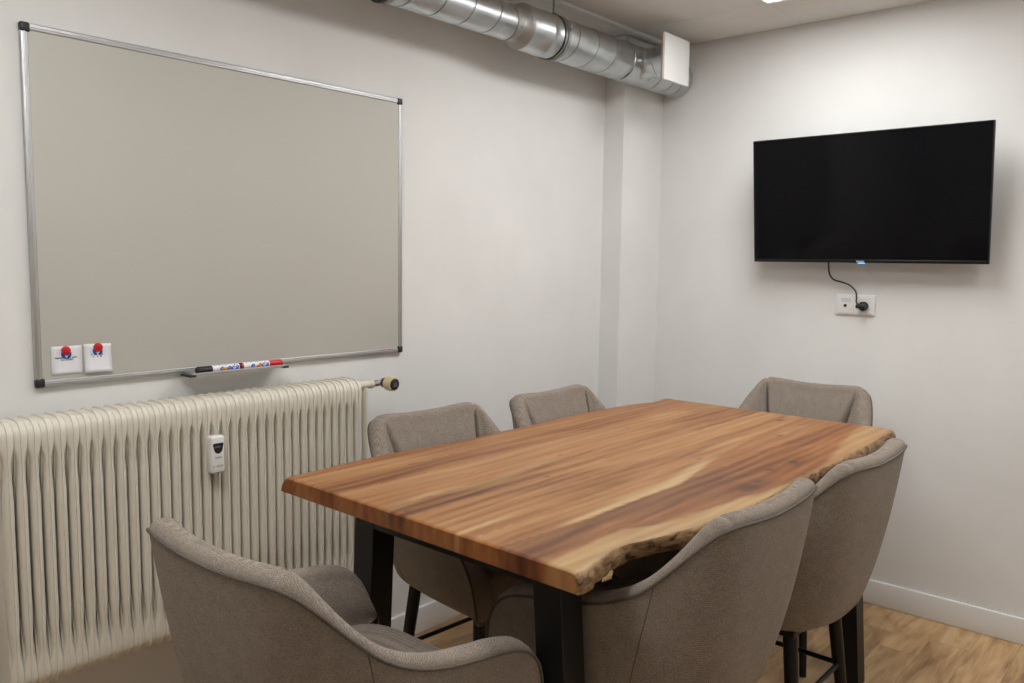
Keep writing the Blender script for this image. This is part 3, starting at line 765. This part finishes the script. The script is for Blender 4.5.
def make_chair():
    root = empty('armchair')
    half = cr(K, 6)
    full = [(-k[0], k[1], k[2], -k[3], k[4], 180-k[5], k[6]) for k in half[::-1]][:-1] + half
    vs = []; NV = 16; NA = 7; NI = 12; fs = []; rim = []; crease = []
    for (rx, ry, rz, bx, by, na, th) in full:
        nx, ny = math.cos(math.radians(na)), math.sin(math.radians(na))
        r0 = len(vs)
        zb = ZB + .006*(abs(ry+.02) > .3)
        col = []
        rb = .030*min(1, max(0.1, (rz-ZB-.005)/.2))
        # underside lip, then rounded bottom corner, then outer wall with a slight belly
        col.append((bx+nx*rb*1.3, by+ny*rb*1.3, zb))
        for q in range(NV+1):
            t = q/NV; z = zb + (rz-zb)*t
            x = bx + (rx-bx)*t; y = by + (ry-by)*t
            bel = .016*math.sin(PI*t**.8)*min(1, (rz-ZB)/.25)
            rr = rb*max(0, 1-(t*(rz-zb))/rb)**2 if rb > 0 else 0
            col.append((x - nx*bel + nx*rr, y - ny*bel + ny*rr, z))
        rim.append((rx, ry, rz))
        cush = 1 - sst(.150, .166, abs(rx)) if ry < -.22 else 0
        puff = .012*cush
        crs = math.exp(-((abs(rx)-seam_x(0))/.006)**2) if ry < -.22 else 0
        T = th
        hh = .020*min(1, (rz-ZB)/.2)
        for q in range(1, NA+1):
            a = PI*q/NA; 
            d = T*(1-math.cos(a))/2; x = rx + nx*d; y = ry + ny*d
            col.append((x, y, rz + hh*math.sin(a)*(1-.0*cush) - (.006*crs)*math.sin(a/1.0)))
        zs = min(.600, rz-.004)
        ix, iy = rx+nx*T, ry+ny*T
        t_s = max(0, (zs-zb)/(max(rz-zb, 1e-3)))
        ex, ey = bx+(rx-bx)*t_s + nx*(T+.012), by+(ry-by)*t_s + ny*(T+.012)
        for q in range(1, NI+1):
            t = q/NI; s_ = math.sin(PI*min(1, t*1.15)); crs = math.exp(-((abs(rx)-seam_x(t))/.006)**2) if ry < -.15 else 0
            cush = 1 - sst(seam_x(t)-.018, seam_x(t)-.002, abs(rx)) if ry < -.15 else 0; puff = .012*cush
            ext = puff*s_*1.6 + .010*s_ - crs*.020*math.sin(PI*min(1, t*.8+.2))
            # lower back swells as a lumbar roll
            x = ix + (ex-ix)*t + nx*ext; y = iy + (ey-iy)*t + ny*ext
            col.append((x, y, rz + (zs-rz)*t))
        vs += col; m_ = len(col)
    nC = len(full)
    for i in range(nC-1):
        for k in range(m_-1): fs.append((i*m_+k, (i+1)*m_+k, (i+1)*m_+k+1, i*m_+k+1))
    fs.append(tuple(range(m_))[::-1]); fs.append(tuple((nC-1)*m_+k for k in range(m_)))
    sh = new_mesh('shell', vs, fs, M_fab, root); tidy(sh, 1e-6); sharp(sh, 75)
    # piping along the outer rim and down both arm fronts
    pp = [Vector(p) for p in rim]
    out = []
    for i, p in enumerate(pp):
        na = full[i][5]; out.append(p - Vector((math.cos(math.radians(na)), math.sin(math.radians(na)), 0))*.0012 + Vector((0, 0, .0015)))
    MB().tube(out[2:-2], .0030, 8).build('piping', M_pipefab, root)
    # creases where the wings meet the back cushion
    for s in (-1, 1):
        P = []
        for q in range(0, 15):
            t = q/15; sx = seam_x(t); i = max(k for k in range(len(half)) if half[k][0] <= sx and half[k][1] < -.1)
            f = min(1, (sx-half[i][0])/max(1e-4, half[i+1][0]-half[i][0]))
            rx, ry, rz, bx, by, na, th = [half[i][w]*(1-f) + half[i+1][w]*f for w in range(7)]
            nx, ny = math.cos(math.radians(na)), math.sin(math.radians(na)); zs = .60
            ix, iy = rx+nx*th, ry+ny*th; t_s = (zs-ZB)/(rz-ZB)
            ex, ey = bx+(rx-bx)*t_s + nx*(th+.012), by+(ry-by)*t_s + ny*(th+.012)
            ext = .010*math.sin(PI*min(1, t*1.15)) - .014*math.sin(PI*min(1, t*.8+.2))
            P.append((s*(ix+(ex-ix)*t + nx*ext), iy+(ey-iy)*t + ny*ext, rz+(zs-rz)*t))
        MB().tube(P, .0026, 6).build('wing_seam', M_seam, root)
        # vertical seam on the outer shell where arm meets back
        j = 8*6-3; rx, ry, rz, bx, by, na, th = half[j]
        nx, ny = math.cos(math.radians(na)), math.sin(math.radians(na)); P = []
        for q in range(1, 13):
            t = q/12; bel = .016*math.sin(PI*t**.8); P.append((s*(bx+(rx-bx)*t-nx*(bel-.0004)), by+(ry-by)*t-ny*(bel-.0004), ZB+(rz-ZB)*t))
        MB().tube(P, .0012, 6).build('side_seam', M_pipefab, root)
    # seat cushion: rounded, narrower at the back
    vs = []; fs = []; n = 48; lay = [(0.93, .500), (.985, .508), (1.0, .525), (1.0, .575), (.995, .595), (.97, .610), (.90, .619), (.70, .625), (.40, .628), (.05, .629)]
    for f, z in lay:
        for k in range(n):
            a = 2*PI*k/n; c, s = math.cos(a), math.sin(a); e = .42
            x = math.copysign(abs(c)**e, c)*.205; y = math.copysign(abs(s)**e, s)*.208 + .018
            if y < 0: x *= 1 + y*.5
            x = x*(1-.0) * (1 + .03*(y > 0)); vs.append((x*f, (y-.018)*f+.018, z))
    for i in range(len(lay)-1):
        for k in range(n): fs.append((i*n+k, i*n+(k+1) % n, (i+1)*n+(k+1) % n, (i+1)*n+k))
    fs.append(tuple(range(n))[::-1]); fs.append(tuple((len(lay)-1)*n+k for k in range(n)))
    new_mesh('seat_cushion', vs, fs, M_fab, root)
    MB().box((-.17, -.15, .484), (.17, .165, .5025), .004).build('base_plate', M_leg, root)
    for sx in (-1, 1):
        for sy in (-1, 1):
            a = Vector((sx*.145, sy*.135+.005, .490)); b = Vector((sx*.190, sy*.188+.005, 0.0))
            P = [a, a.lerp(b, .3), a.lerp(b, .7), a.lerp(b, .985), b]
            lg = MB().tube(P, [.0185, .0175, .0145, .0120, .0115], 18).build('leg', M_leg, root)
    def legpt(sx, sy, z):
        t = 1-z/.49; return Vector((sx*(.145+.045*t), sy*(.135+.053*t)+.005, z))
    for sy in (-1, 1):
        MB().tube([legpt(-1, sy, .300), legpt(1, sy, .300)], .007, 12).build('stretcher', M_leg, root)
    for sx in (-1, 1):
        MB().tube([legpt(sx, -1, .300), legpt(sx, 1, .300)], .007, 12).build('stretcher', M_leg, root)
    nest(root, {'shell': ('piping', 'wing_seam', 'side_seam')})
    return root
proto = make_chair()
CH = [((1.034, -2.594, 0), 0, 'taupe fabric armchair at the near short end of the table, back to the camera'),
      ((1.312, -1.972, 0), 90, 'taupe fabric armchair on the right side of the table, nearer the camera'),
      ((1.330, -1.400, 0), 90, 'taupe fabric armchair on the right side of the table, nearer the television wall'),
      ((.668, -1.828, 0), -94, 'taupe fabric armchair between table and left wall, beside the radiator end'),
      ((.700, -1.243, 0), -90, 'taupe fabric armchair between table and left wall, nearer the room corner'),
      ((1.030, -.615, 0), 180, 'taupe fabric armchair at the far short end of the table under the television')]
for i, (loc, rz, lab) in enumerate(CH):
    o = proto if i == 0 else copy_tree(proto)
    o.location = loc; o.rotation_euler = (0, 0, math.radians(rz))
    tag(o, lab, 'chair', 'upholstered armchairs around the table')

nest(wb, {'frame': ('corner_cap', 'frame_print'), 'pen_tray': ('tray_end_cap',)})
nest(vt, {'thermostat_head': ('dial_face', 'dial_symbol')})
nest(hm, {'display': ('display_digits',)})
nest(duct, {'tee_body': ('rivet',)})
nest(tv, {'bezel': ('brand_plate', 'indicator_light'), 'wall_bracket': ('bracket_arm',)})
nest(ot, {'aerial_insert': ('aerial_jack', 'label_window')})
for t in [o for o in bpy.data.objects if o.parent is None]:
    k = t.name.split('.')[0]
    if k == 'whiteboard_marker': nest(t, {'barrel': ('wordmark', 'orange_mark')})
    if k == 'paper_card': nest(t, {'round_logo': ('logo_mark',)})

# ------------------------------------------------------------------ world, camera, view
w = bpy.data.worlds.new('World'); S.world = w; w.use_nodes = True
w.node_tree.nodes['Background'].inputs[0].default_value = (.5, .5, .5, 1); w.node_tree.nodes['Background'].inputs[1].default_value = .0
cam = bpy.data.cameras.new('Camera'); co = bpy.data.objects.new('Camera', cam); COL.objects.link(co)
r = Vector((0.7515284491004399, 0.6595733496216493, 0.012960966845300327)); u = Vector((-0.07469508698616939, 0.0655555320300791, 0.9950493034017872)); f = Vector((-0.6554583390062377, 0.7487759803099528, -0.09853373604026777))
co.matrix_world = Matrix(((r.x, u.x, -f.x, 2.23658), (r.y, u.y, -f.y, -3.51092), (r.z, u.z, -f.z, 1.413149), (0, 0, 0, 1)))
cam.sensor_width = 36; cam.lens = 822.247/1024*36; cam.clip_start = .01
S.camera = co
S.view_settings.view_transform = 'Standard'; S.view_settings.look = 'None'; S.view_settings.gamma = 1
S.view_settings.use_curve_mapping = False; S.view_settings.exposure = 0
